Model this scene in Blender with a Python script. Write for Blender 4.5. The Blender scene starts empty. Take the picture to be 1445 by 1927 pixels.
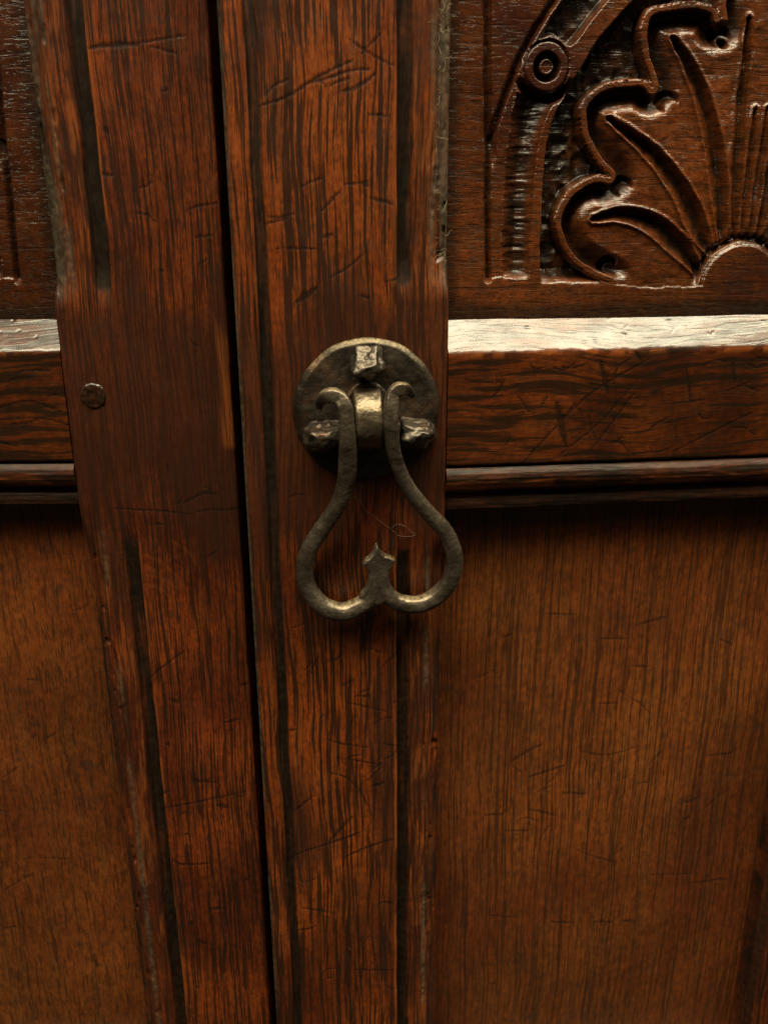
import bpy, bmesh, math, random
import numpy as np
from mathutils import Vector, Matrix, noise as mnoise

# ------------------------------------------------------------------ camera, light, exposure
scene = bpy.context.scene
PITCH = math.radians(19.368); ROLL = math.radians(0.302); DIST = 0.3145
cam_d = bpy.data.cameras.new('camera'); cam = bpy.data.objects.new('camera', cam_d)
scene.collection.objects.link(cam)
cam_d.sensor_fit = 'HORIZONTAL'; cam_d.sensor_width = 36.0; cam_d.lens = 36.0*1700/1445
cam_d.clip_start = 0.01; cam_d.clip_end = 20
fw = Vector((0, math.cos(PITCH), -math.sin(PITCH))); r0 = Vector((1, 0, 0)); u0 = r0.cross(fw)
rr = math.cos(ROLL)*r0 - math.sin(ROLL)*u0; uu = math.sin(ROLL)*r0 + math.cos(ROLL)*u0
mat = Matrix((rr, uu, -fw)).transposed().to_4x4(); mat.translation = -fw*DIST
cam.matrix_world = mat
cam_d.dof.use_dof = True; cam_d.dof.focus_distance = 0.300; cam_d.dof.aperture_fstop = 32
scene.camera = cam

world = bpy.data.worlds.new('World'); scene.world = world; world.use_nodes = True
bg = world.node_tree.nodes['Background']
bg.inputs[0].default_value = (1.0, 0.78, 0.5, 1); bg.inputs[1].default_value = 0.025

def area_lamp(name, loc, target, sx, sy, power, col):
    l = bpy.data.lights.new(name, 'AREA'); l.shape = 'RECTANGLE'; l.size = sx; l.size_y = sy
    l.energy = power; l.color = col
    o = bpy.data.objects.new(name, l); scene.collection.objects.link(o)
    o.location = loc
    o.rotation_euler = (Vector(target)-Vector(loc)).to_track_quat('-Z', 'Y').to_euler()
    return o
area_lamp('window_light', (0.28, -0.70, 2.13), (0, 0, 0), 4.4, 0.42, 202, (1.0, 0.91, 0.63))
area_lamp('fill_light', (0.0, -1.3, 2.3), (0, 0, -.1), 2.2, 1.6, 20, (1.0, 0.80, 0.48))  # added fill lamp, softens the shadow under the rails

scene.view_settings.view_transform = 'Standard'; scene.view_settings.look = 'None'
scene.view_settings.exposure = 0.0; scene.view_settings.gamma = 1.0
scene.view_settings.use_curve_mapping = False
scene.render.engine = 'CYCLES'

# ------------------------------------------------------------------ measured shapes (millimetres on the door faces)
STILE_R = [([(-36.8, 129.3),(-28.5, 131.8),(-19.7, 136.8),(-8.7, 141.8)], 0.5),([(-34.5, 132.3),(-31.6, 135.0),(-27.8, 136.5)], 0.3),([(-24.6, 134.6),(-16.4, 136.9),(-8.7, 139.1),(-3.8, 139.4)], 0.4),([(-17.0, 134.6),(-9.9, 136.9)], 0.3),([(-11.8, 133.4),(-7.2, 134.7),(-2.2, 138.0)], 0.7),([(-9.7, 147.4),(-3.2, 143.6),(3.3, 140.7)], 0.25),([(-1.6, 142.6),(3.3, 140.5)], 0.2),([(-3.9, 127.2),(2.2, 126.7)], 0.4),([(-11.5, 107.4),(-7.0, 107.7),(-4.4, 108.2)], 0.4),([(-5.6, 107.4),(-4.8, 106.8)], 0.9),([(-19.1, 99.4),(-13.3, 105.3)], 0.5),([(-36.4, 98.2),(-31.6, 97.9),(-27.6, 98.9)], 0.25),([(-36.5, 96.0),(-29.9, 97.3)], 0.25),([(-33.1, 88.6),(-21.1, 88.4)], 0.15),([(-16.7, 79.5),(-10.8, 82.8),(-5.5, 87.2)], 0.25),([(-27.5, 72.2),(-21.5, 76.1)], 1.3),([(-18.7, 91.8),(-15.8, 92.6)], 0.7),([(-3.6, 103.4),(3.3, 101.4)], 0.6),([(-7.4, 73.9),(-4.5, 73.0)], 0.5),([(-36.5, -122.5),(-28.3, -115.8)], 0.5),([(-36.8, -143.1),(-26.3, -139.6),(-12.6, -135.4),(-9.0, -133.5)], 0.4),([(-22.6, -137.8),(-13.4, -126.6)], 0.9),([(-15.1, -75.2),(-8.3, -77.1),(-0.1, -79.7)], 0.25),([(-20.5, -105.9),(-14.9, -108.5),(-10.5, -114.1),(-7.0, -121.8)], 0.35),([(-22.3, -90.5),(-17.2, -92.9),(-6.7, -95.2)], 0.25),([(-6.9, -110.2),(-1.5, -104.4)], 0.3),([(-5.2, -112.9),(-0.7, -111.7)], 1.0),([(-13.7, -204.1),(2.7, -206.6)], 0.3),([(-36.8, -180.9),(-30.3, -180.4)], 0.3),([(-34.6, -169.4),(-21.7, -173.1)], 0.25),([(-17.4, -146.0),(-6.3, -141.5),(2.8, -139.0)], 0.4),([(-19.0, -98.9),(-1.5, -103.3)], 0.2),([(-15.4, -93.0),(-11.8, -81.3)], 0.2),([(-9.9, -72.6),(-5.6, -73.1)], 0.5),([(-36.3, -85.5),(-33.8, -85.4)], 0.6)]
PANEL_R = [([(87.2, -61.2),(98.6, -61.9)], 0.5),([(53.9, -115.5),(60.1, -111.2),(65.3, -108.5)], 0.7),([(61.8, -123.6),(75.6, -119.7)], 0.7),([(65.4, -131.4),(70.7, -129.3)], 0.5),([(76.4, -133.0),(86.3, -134.4)], 0.4),([(62.6, -140.1),(73.8, -144.3)], 0.6),([(43.2, -141.5),(50.7, -141.6)], 0.5),([(82.6, -112.9),(93.6, -115.6),(107.5, -112.4)], 0.25),([(136.9, -119.6),(146.8, -119.2)], 0.5),([(100.8, -74.5),(108.2, -75.0)], 0.6),([(94.8, -203.5),(103.1, -204.4)], 0.7),([(107.8, -204.2),(113.2, -205.5)], 0.8),([(138.9, -186.1),(154.2, -185.5)], 0.4),([(149.4, -185.1),(154.2, -186.0)], 1.0),([(119.5, -180.0),(138.3, -181.2)], 0.25),([(83.9, -162.9),(93.3, -167.9),(102.7, -171.5)], 0.25),([(52.2, -150.1),(63.2, -151.1)], 0.4),([(47.2, -194.8),(59.8, -197.6)], 0.3),([(128.9, -143.3),(138.2, -140.1)], 0.35),([(137.9, -148.0),(149.1, -137.2)], 0.3),([(64.1, -49.4),(76.2, -50.1)], 0.35),([(48.4, -58.3),(51.4, -57.4)], 0.6),([(101.2, -56.0),(113.3, -53.3)], 0.5),([(88.4, -90.5),(95.9, -91.1)], 0.35),([(74.9, -201.4),(85.5, -203.2)], 0.6),([(136.7, -64.8),(141.8, -67.4)], 0.4),([(77.6, -70.2),(78.6, -77.1)], 0.7),([(96.5, -85.2),(105.5, -91.7),(110.3, -96.8)], 0.2),([(131.5, -151.4),(133.7, -150.9)], 0.9),([(113.7, -120.3),(118.6, -114.5)], 0.3),([(107.4, -123.6),(102.3, -128.2)], 0.2)]
STILE_L = [([(-89.6, 147.1),(-84.1, 147.8),(-74.4, 148.0)], 0.8),([(-70.7, 147.5),(-62.8, 145.5)], 0.4),([(-63.0, 99.8),(-59.0, 101.2),(-53.2, 102.0)], 0.4),([(-60.8, 91.4),(-55.6, 92.2)], 0.5),([(-87.2, 124.7),(-86.5, 123.1)], 1.3),([(-89.2, 110.9),(-85.9, 110.6)], 0.8),([(-77.7, 148.0),(-59.7, 150.3)], 0.3),([(-90.5, -131.7),(-73.6, -128.1),(-56.7, -123.9)], 0.35),([(-88.5, -157.9),(-84.4, -159.9),(-73.7, -159.4)], 0.5),([(-79.1, -118.2),(-67.8, -119.5)], 0.4),([(-90.2, -70.9),(-83.8, -65.3),(-76.6, -59.9)], 0.35),([(-62.9, -91.5),(-56.8, -89.8)], 0.5),([(-82.7, -81.1),(-80.8, -82.2)], 1.3),([(-82.1, -200.8),(-78.3, -202.2)], 1.0),([(-68.5, -130.6),(-64.4, -131.2)], 1.3),([(-84.7, -191.7),(-83.0, -191.0)], 1.2),([(-75.3, -183.5),(-68.7, -182.8)], 0.9),([(-91.0, -124.9),(-87.2, -123.0)], 0.7),([(-86.8, -100.7),(-85.9, -101.7)], 1.0),([(-55.4, -74.4),(-53.5, -74.4)], 0.8),([(-72.4, -0.4),(-69.2, 1.4),(-64.9, 3.2),(-60.1, 3.5)], 0.5),([(-67.5, -3.4),(-61.9, -2.7),(-57.1, -2.9),(-52.2, -2.3)], 0.35),([(-85.2, -8.4),(-79.6, -8.1)], 0.35),([(-97.0, -2.1),(-83.3, -2.9),(-69.6, -4.4)], 0.3)]
PANEL_L = [([(-144.5, -79.7),(-140.4, -79.7)], 0.6),([(-145.6, -107.1),(-144.3, -105.2)], 0.8),([(-139.9, -107.1),(-135.9, -104.7)], 0.6),([(-160.5, -126.2),(-153.3, -120.6)], 0.4),([(-169.1, -185.2),(-155.5, -176.3)], 0.3),([(-159.0, -177.2),(-154.5, -176.7)], 0.7),([(-172.2, -206.5),(-166.3, -205.1)], 0.6),([(-148.8, -167.4),(-137.9, -168.2)], 0.3)]
RAIL_R = [([(48.4, 15.7),(69.5, 38.4),(90.8, 51.3)], 0.35),([(62.1, 18.8),(75.3, 29.7),(86.4, 43.1)], 0.25),([(104.1, 47.7),(107.2, 35.7)], 0.5),([(73.7, 50.9),(77.1, 39.9)], 1.0),([(120.6, 48.9),(122.3, 42.1)], 0.8),([(59.3, 37.0),(63.7, 21.4)], 1.5),([(46.4, 39.1),(50.1, 33.9)], 0.3),([(102.9, 18.2),(130.0, 31.5)], 0.25),([(85.4, 53.9),(88.3, 50.5)], 0.6),([(72.6, 19.3),(86.7, 39.7)], 0.2)]
ARM_L = [(-21.87, -10.0, 39.74, 1.1),(-20.98, -11.0, 42.7, 1.9),(-18.45, -12.0, 44.22, 2.4),(-15.43, -12.0, 43.45, 2.4),(-13.85, -13.0, 40.87, 2.5),(-13.29, -13.5, 36.48, 2.5),(-13.05, -13.0, 29.34, 2.8),(-13.08, -11.5, 21.78, 3.0),(-13.83, -10.0, 14.05, 3.0),(-16.4, -9.0, 6.38, 2.8),(-21.74, -8.0, -2.1, 2.9),(-26.45, -7.0, -9.81, 3.0),(-28.33, -6.5, -17.6, 3.0),(-27.27, -6.0, -24.89, 3.1),(-23.02, -6.0, -31.43, 3.3),(-16.37, -6.0, -34.68, 3.4),(-10.33, -6.0, -33.16, 3.3),(-5.78, -6.0, -29.49, 3.1),(-3.85, -6.0, -23.68, 2.8)]
ARM_R = [(8.55, -10.0, 42.7, 1.1),(6.51, -11.0, 45.22, 1.8),(3.81, -12.0, 45.67, 2.3),(1.93, -12.0, 44.0, 2.3),(1.12, -13.0, 40.27, 2.4),(0.88, -13.5, 34.3, 2.4),(1.44, -13.0, 28.86, 2.3),(3.01, -11.5, 21.56, 2.3),(7.12, -10.0, 11.75, 2.5),(13.65, -9.0, 2.85, 2.7),(20.16, -8.0, -5.13, 2.9),(23.68, -7.0, -13.97, 3.0),(23.19, -6.5, -22.62, 3.1),(19.21, -6.0, -29.19, 3.2),(12.97, -6.0, -32.99, 3.2),(5.92, -6.0, -32.6, 3.1),(1.0, -6.0, -29.45, 3.0),(-1.98, -6.0, -23.78, 2.8)]
FINIAL = [(-8.64, -16.19),(-7.33, -14.67),(-6.03, -13.74),(-4.91, -12.21),(-3.41, -9.13),(-1.77, -11.96),(-0.48, -13.21),(1.0, -13.88),(3.22, -14.98),(2.47, -17.34),(1.17, -18.88),(0.97, -21.69),(1.52, -25.16),(3.4, -28.53),(-3.59, -31.64),(-9.55, -28.24),(-7.27, -25.11),(-6.3, -21.92),(-6.27, -19.11),(-7.37, -17.45)]
THREAD = [(-10.3, 6.3),(-7.8, 3.8),(-6.4, 1.0),(-4.4, -0.6),(-1.5, -3.2),(1.4, -5.6),(2.8, -6.7),(4.9, -8.8),(8.4, -9.4),(11.0, -9.0),(9.5, -7.7),(7.2, -5.4),(4.3, -4.8),(2.8, -5.8)]
RAYS_L = [([(-99.6, -19.3), (-92.1, -19.3), (-83.9, -21.9), (-77.8, -27.1), (-72.0, -38.5)], 0.55), ([(-90.5, -31.6), (-84.0, -33.2), (-78.7, -38.5)], 0.55), ([(-76.8, -14.9), (-71.5, -19.5), (-69.5, -24.0)], 0.55), ([(-88.8, -23.9), (-83.5, -27.5)], 0.55), ([(-89.2, -28.0), (-81.8, -29.6), (-76.4, -34.3)], 0.55), ([(-100.4, -36.2), (-99.1, -41.5), (-100.7, -47.9)], 0.55)]

# ------------------------------------------------------------------ helpers
MM = 1e-3
def hash2(i, j, seed):
    h = (i.astype(np.int64)*374761393 + j.astype(np.int64)*668265263 + seed*974634777) & 0x7fffffff
    h = ((h ^ (h >> 13))*1274126177) & 0x7fffffff
    h = (h ^ (h >> 16)) & 0xffff
    return h/65535.0
def vn(x, z, seed=0):
    xi = np.floor(x); zi = np.floor(z); fx = x-xi; fz = z-zi
    fx = fx*fx*(3-2*fx); fz = fz*fz*(3-2*fz)
    a = hash2(xi, zi, seed); b = hash2(xi+1, zi, seed); c = hash2(xi, zi+1, seed); d = hash2(xi+1, zi+1, seed)
    return (a*(1-fx)+b*fx)*(1-fz) + (c*(1-fx)+d*fx)*fz
def fbm(x, z, seed=0, n=3):
    s = 0; a = 1; t = 0
    for k in range(n):
        s = s + a*vn(x*2**k, z*2**k, seed+17*k); t += a; a *= .5
    return s/t
def sst(a, b, x):
    t = np.clip((x-a)/(b-a), 0, 1); return t*t*(3-2*t)
def lerp(a, b, t): return a*(1-t)+b*t
def spline(pts, n=12):
    P = np.array(pts, float)
    if len(P) < 3: return np.array([P[0]*(1-t)+P[-1]*t for t in np.linspace(0, 1, n)])
    Q = np.vstack([2*P[0]-P[1], P, 2*P[-1]-P[-2]]); out = []
    for i in range(1, len(Q)-2):
        for t in np.linspace(0, 1, n, endpoint=False):
            p0, p1, p2, p3 = Q[i-1:i+3]
            out.append(.5*(2*p1+(p2-p0)*t+(2*p0-5*p1+4*p2-p3)*t*t+(3*p1-p0-3*p2+p3)*t**3))
    out.append(P[-1]); return np.array(out)
def pdist(X, Z, pts, want_t=False, side=False):
    """distance from grid points to a polyline (and arc parameter 0..1)"""
    P = np.array(pts, float); SD = np.zeros(X.shape); best = np.full(X.shape, 1e9); T = np.zeros(X.shape); N = len(P)-1
    for i in range(N):
        ax, az = P[i]; bx, bz = P[i+1]; dx, dz = bx-ax, bz-az; L = dx*dx+dz*dz+1e-12
        t = np.clip(((X-ax)*dx+(Z-az)*dz)/L, 0, 1)
        d = (X-ax-t*dx)**2+(Z-az-t*dz)**2
        m = d < best; best = np.where(m, d, best)
        if want_t: T = np.where(m, (i+t)/N, T)
        if side: SD = np.where(m, dx*(Z-az)-dz*(X-ax), SD)
    best = np.sqrt(best)
    if side: return best, T, SD
    return (best, T) if want_t else best
def inside(X, Z, poly):
    r = np.zeros(X.shape, bool); n = len(poly); j = n-1
    for i in range(n):
        xi, zi = poly[i]; xj, zj = poly[j]
        if zi != zj:
            c = ((zi > Z) != (zj > Z)) & (X < (xj-xi)*(Z-zi)/(zj-zi)+xi); r ^= c
        j = i
    return r
def axis(a, b, fa, fb, step, coarse=6.0):
    """grid lines from a to b, fine between fa and fb, coarse outside"""
    fa = max(a, fa); fb = min(b, fb); out = []
    if fb-fa < .01: return np.linspace(a, b, max(2, int((b-a)/coarse)+1))
    if fa-a > .01: out += list(np.linspace(a, fa, max(2, int((fa-a)/coarse)+1))[:-1])
    out += list(np.linspace(fa, fb, max(2, int(round((fb-fa)/step))+1)))
    if b-fb > .01: out += list(np.linspace(fb, b, max(2, int((b-fb)/coarse)+1))[1:])
    return np.array(out)

def strokes(xs, zs, lst, mark):
    """paint thin scars (dents) of given half width into mark[z,x]"""
    for pts, w in lst:
        P = spline(pts, 8); m = w+1.5
        i0, i1 = np.searchsorted(xs, [P[:, 0].min()-m, P[:, 0].max()+m])
        j0, j1 = np.searchsorted(zs, [P[:, 1].min()-m, P[:, 1].max()+m])
        if i1-i0 < 2 or j1-j0 < 2: continue
        X, Z = np.meshgrid(xs[i0:i1], zs[j0:j1])
        d, t = pdist(X, Z, P, True)
        d = d + (fbm(X*1.9, Z*1.9, 5)-.5)*.8
        ww = .95*w*(.35+.65*np.sin(np.pi*np.clip(t, .04, .96)))
        k = 1-sst(ww*.5, ww+.32, d)
        k = k*(.7+.3*vn(X*.8, Z*.8, 9))
        mark[j0:j1, i0:i1] = np.maximum(mark[j0:j1, i0:i1], k)
def random_strokes(rng, n, x0, x1, z0, z1, ang=0.0, spread=.5, lmin=2, lmax=11, w=.22):
    out = []
    for _ in range(n):
        x = rng.uniform(x0, x1); z = rng.uniform(z0, z1); a = ang+rng.gauss(0, spread); L = rng.uniform(lmin, lmax)
        b = rng.gauss(0, .12)*L
        out.append(([(x, z), (x+L*.5*math.cos(a)-b*math.sin(a), z+L*.5*math.sin(a)+b*math.cos(a)), (x+L*math.cos(a), z+L*math.sin(a))], w*rng.uniform(.5, 1.6)))
    return out

def make_mesh(name, V, F, smooth=True):
    me = bpy.data.meshes.new(name); me.from_pydata([tuple(v) for v in V], [], F)
    if smooth: me.polygons.foreach_set('use_smooth', [True]*len(me.polygons))
    me.update(); return me
def link(name, me, material, parent, base):
    o = bpy.data.objects.new(name, me); scene.collection.objects.link(o)
    if material: me.materials.append(material)
    if parent is not None:
        o.parent = parent; o.location = Vector(base)*-1 if base is not None else (0, 0, 0)
    return o

def board(name, xs, zs, D, back, material, parent, base, attrs=None):
    """solid board: relief front D[z,x] (mm, + is deeper), flat sides and back"""
    nz, nx = D.shape
    X, Z = np.meshgrid(xs, zs)
    V = np.stack([X, D, Z], -1).reshape(-1, 3)
    idx = np.arange(nz*nx).reshape(nz, nx)
    Q = np.stack([idx[:-1, :-1], idx[:-1, 1:], idx[1:, 1:], idx[1:, :-1]], -1).reshape(-1, 4)
    loop = np.concatenate([idx[0, :], idx[1:, -1], idx[-1, -2::-1], idx[-2:0:-1, 0]])
    n = len(loop); b0 = len(V)
    S1 = V[loop].copy(); S2 = S1.copy(); S2[:, 1] = back
    V = np.vstack([V, S1, S2])
    k = np.arange(n); k2 = (k+1) % n
    Qs = np.stack([b0+k2, b0+k, b0+n+k, b0+n+k2], -1)
    cs = [0, nx-1, nx-1+nz-1, 2*(nx-1)+nz-1]
    Vc = V[[b0+n+c for c in cs]]
    V = np.vstack([V, Vc]); c0 = len(V)-4
    Qb = np.array([[c0, c0+3, c0+2, c0+1]])
    Fq = np.vstack([Q, Qs, Qb]).astype(np.int32)
    me = bpy.data.meshes.new(name)
    me.vertices.add(len(V)); me.vertices.foreach_set('co', (V*MM).astype(np.float32).ravel())
    me.loops.add(Fq.size); me.loops.foreach_set('vertex_index', Fq.ravel())
    me.polygons.add(len(Fq)); me.polygons.foreach_set('loop_start', np.arange(0, Fq.size, 4, dtype=np.int32))
    sm = np.ones(len(Fq), bool); sm[len(Q):] = False
    me.polygons.foreach_set('use_smooth', sm)
    me.update(calc_edges=True)
    for an in ('mark', 'grime_dark', 'rub_lit', 'dark_tone', 'dust'):
        A = np.zeros(len(V), np.float32)
        if attrs and an in attrs:
            f = np.broadcast_to(attrs[an], D.shape).ravel(); A[:nz*nx] = f; A[b0:b0+n] = f[loop]
        at = me.attributes.new(an, 'FLOAT', 'POINT'); at.data.foreach_set('value', A)
    return link(name, me, material, parent, base)

# ------------------------------------------------------------------ materials
def oak(name, grain='Z', light=(.30, .085, .017), mid=(.13, .032, .008), dark=(.012, .007, .004),
        streak=(420, 20), thr=(.50, .62), streak_amt=.85, pores=(1500, 90), pore_thr=(.60, .70), pore_amt=.6,
        rough=.36, bump=.35, pore_bump=.5, mott=26, seed=0.0, twist=.5, mott_bias=(.35, .68), crackle=.25, gr_rough=.22, gr_spec=.38):
    m = bpy.data.materials.new(name); m.use_nodes = True; nt = m.node_tree; N = nt.nodes; L = nt.links
    b = N['Principled BSDF']
    def node(t, **kw):
        n = N.new(t)
        for k, v in kw.items(): setattr(n, k, v)
        return n
    def val(sock, v):
        if hasattr(v, 'outputs') or hasattr(v, 'is_linked'): L.new(v if hasattr(v, 'is_linked') else v.outputs[0], sock)
        else: sock.default_value = v
    def mth(op, a, b_=None, c=None, clamp=False):
        n = node('ShaderNodeMath', operation=op, use_clamp=clamp); val(n.inputs[0], a)
        if b_ is not None: val(n.inputs[1], b_)
        if c is not None: val(n.inputs[2], c)
        return n.outputs[0]
    def ramp(x, a, c):
        n = node('ShaderNodeMapRange', interpolation_type='SMOOTHSTEP'); val(n.inputs[0], x); n.inputs[1].default_value = a; n.inputs[2].default_value = c
        return n.outputs[0]
    def mix(f, A, B, mode='MIX'):
        n = node('ShaderNodeMix', data_type='RGBA', blend_type=mode); val(n.inputs[0], f)
        for s, v in ((n.inputs[6], A), (n.inputs[7], B)):
            if isinstance(v, tuple): s.default_value = (*v, 1)
            else: L.new(v, s)
        return n.outputs[2]
    tc = node('ShaderNodeTexCoord')
    off = node('ShaderNodeVectorMath', operation='ADD'); L.new(tc.outputs['Object'], off.inputs[0]); off.inputs[1].default_value = (seed, seed*1.7, seed*.6)
    P = off.outputs[0]
    # slow bending of the grain
    wn = node('ShaderNodeTexNoise'); wn.inputs['Scale'].default_value = 14; wn.inputs['Detail'].default_value = 2; L.new(P, wn.inputs['Vector'])
    ws = node('ShaderNodeVectorMath', operation='SUBTRACT'); L.new(wn.outputs['Color'], ws.inputs[0]); ws.inputs[1].default_value = (.5, .5, .5)
    wsc = node('ShaderNodeVectorMath', operation='SCALE'); L.new(ws.outputs[0], wsc.inputs[0]); wsc.inputs['Scale'].default_value = .018*twist
    wa = node('ShaderNodeVectorMath', operation='ADD'); L.new(P, wa.inputs[0]); L.new(wsc.outputs[0], wa.inputs[1])
    W = wa.outputs[0]
    def stretched(across, along, detail, rough_=.55, extra=0.0):
        mp = node('ShaderNodeMapping'); L.new(W, mp.inputs[0])
        sc = (across, 60, along) if grain == 'Z' else (along, 60, across)
        mp.inputs['Scale'].default_value = sc; mp.inputs['Location'].default_value = (extra, extra*2, extra*3)
        n = node('ShaderNodeTexNoise'); n.inputs['Scale'].default_value = 1; n.inputs['Detail'].default_value = detail; n.inputs['Roughness'].default_value = rough_
        L.new(mp.outputs[0], n.inputs['Vector']); return n.outputs['Fac']
    A = stretched(streak[0], streak[1], 3, .55)
    A2 = stretched(streak[0]*.45, streak[1]*.5, 2, extra=7.3)
    B = stretched(pores[0], pores[1], 2, extra=3.1)
    C = stretched(pores[0]*1.7, pores[1]*1.2, 3, .7, extra=11.7)
    mo = node('ShaderNodeTexNoise'); mo.inputs['Scale'].default_value = mott; mo.inputs['Detail'].default_value = 5; mo.inputs['Roughness'].default_value = .6; L.new(P, mo.inputs['Vector'])
    fine = node('ShaderNodeTexNoise'); fine.inputs['Scale'].default_value = 420; fine.inputs['Detail'].default_value = 3; L.new(P, fine.inputs['Vector'])
    sA = mth('MULTIPLY', ramp(A, *thr), ramp(A2, .30, .47))
    sB = ramp(B, *pore_thr)
    col = mix(ramp(mo.outputs['Fac'], *mott_bias), light, mid)
    col = mix(mth('MULTIPLY', ramp(C, .42, .66), .6), col, mid)
    C2 = stretched(pores[0]*2.6, pores[1]*3.5, 3, .7, extra=21.7)
    col = mix(mth('MULTIPLY', ramp(C2, .50, .62), .65), col, dark)
    big = node('ShaderNodeTexNoise'); big.inputs['Scale'].default_value = 9; big.inputs['Detail'].default_value = 4; L.new(P, big.inputs['Vector'])
    tone = node('ShaderNodeMapRange'); L.new(big.outputs['Fac'], tone.inputs[0])
    for i_, v_ in enumerate((.3, .7, .62, 1.32)): tone.inputs[i_+1].default_value = v_
    gri = node('ShaderNodeMapRange'); L.new(fine.outputs['Fac'], gri.inputs[0])
    for i_, v_ in enumerate((.3, .7, .75, 1.25)): gri.inputs[i_+1].default_value = v_
    tg = node('ShaderNodeCombineColor'); tm = mth('MULTIPLY', tone.outputs[0], gri.outputs[0])
    for s_ in tg.inputs: L.new(tm, s_)
    col = mix(1.0, col, tg.outputs[0], 'MULTIPLY')
    red = mix(ramp(A2, .3, .7), (1.12, .92, .75), (.9, 1.02, 1.1))
    col = mix(.7, col, red, 'MULTIPLY')
    col = mix(mth('MULTIPLY', sA, streak_amt), col, dark)
    col = mix(mth('MULTIPLY', sB, pore_amt), col, dark)
    # old wax and dirt in small blotches
    bl = node('ShaderNodeTexNoise'); bl.inputs['Scale'].default_value = 95; bl.inputs['Detail'].default_value = 6; bl.inputs['Roughness'].default_value = .68; L.new(P, bl.inputs['Vector'])
    blm = ramp(bl.outputs['Fac'], .56, .74)
    col = mix(mth('MULTIPLY', blm, .6), col, (.018, .011, .006))
    def attr(n_):
        a = node('ShaderNodeAttribute', attribute_name=n_); return a.outputs['Fac']
    rb = attr('rub_lit'); gr = attr('grime_dark'); mk = attr('mark'); st = attr('dark_tone'); du = attr('dust')
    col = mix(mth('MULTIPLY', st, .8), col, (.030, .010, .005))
    col = mix(mth('MULTIPLY', rb, mth('SUBTRACT', 1.0, mth('MULTIPLY', sA, .6))), col, (.22, .060, .012))
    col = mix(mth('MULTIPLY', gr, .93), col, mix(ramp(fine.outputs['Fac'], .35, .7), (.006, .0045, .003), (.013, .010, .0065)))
    col = mix(mth('MULTIPLY', mk, .9), col, (.010, .006, .004))
    col = mix(du, col, mix(ramp(fine.outputs['Fac'], .35, .65), (.03, .025, .015), (.10, .083, .05)))
    L.new(col, b.inputs['Base Color'])
    r = mth('ADD', rough, mth('MULTIPLY', mth('SUBTRACT', bl.outputs['Fac'], .5), .25))
    r = mth('ADD', r, mth('ADD', mth('MULTIPLY', gr, gr_rough), mth('MULTIPLY', du, .3)), clamp=True)
    L.new(r, b.inputs['Roughness'])
    L.new(mth('MULTIPLY_ADD', gr, -gr_spec, .5), b.inputs['Specular IOR Level'])
    # relief: pores and fibres are small grooves, plus faint crazing of the varnish
    h = mth('MULTIPLY', sA, -.5)
    h = mth('ADD', h, mth('MULTIPLY', sB, -pore_bump))
    h = mth('ADD', h, mth('MULTIPLY', C, .25))
    h = mth('ADD', h, mth('MULTIPLY', fine.outputs['Fac'], crackle))
    h = mth('ADD', h, mth('MULTIPLY', bl.outputs['Fac'], .5))
    bp = node('ShaderNodeBump'); bp.inputs['Strength'].default_value = bump; bp.inputs['Distance'].default_value = .0006
    L.new(h, bp.inputs['Height']); L.new(bp.outputs[0], b.inputs['Normal'])
    return m

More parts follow.
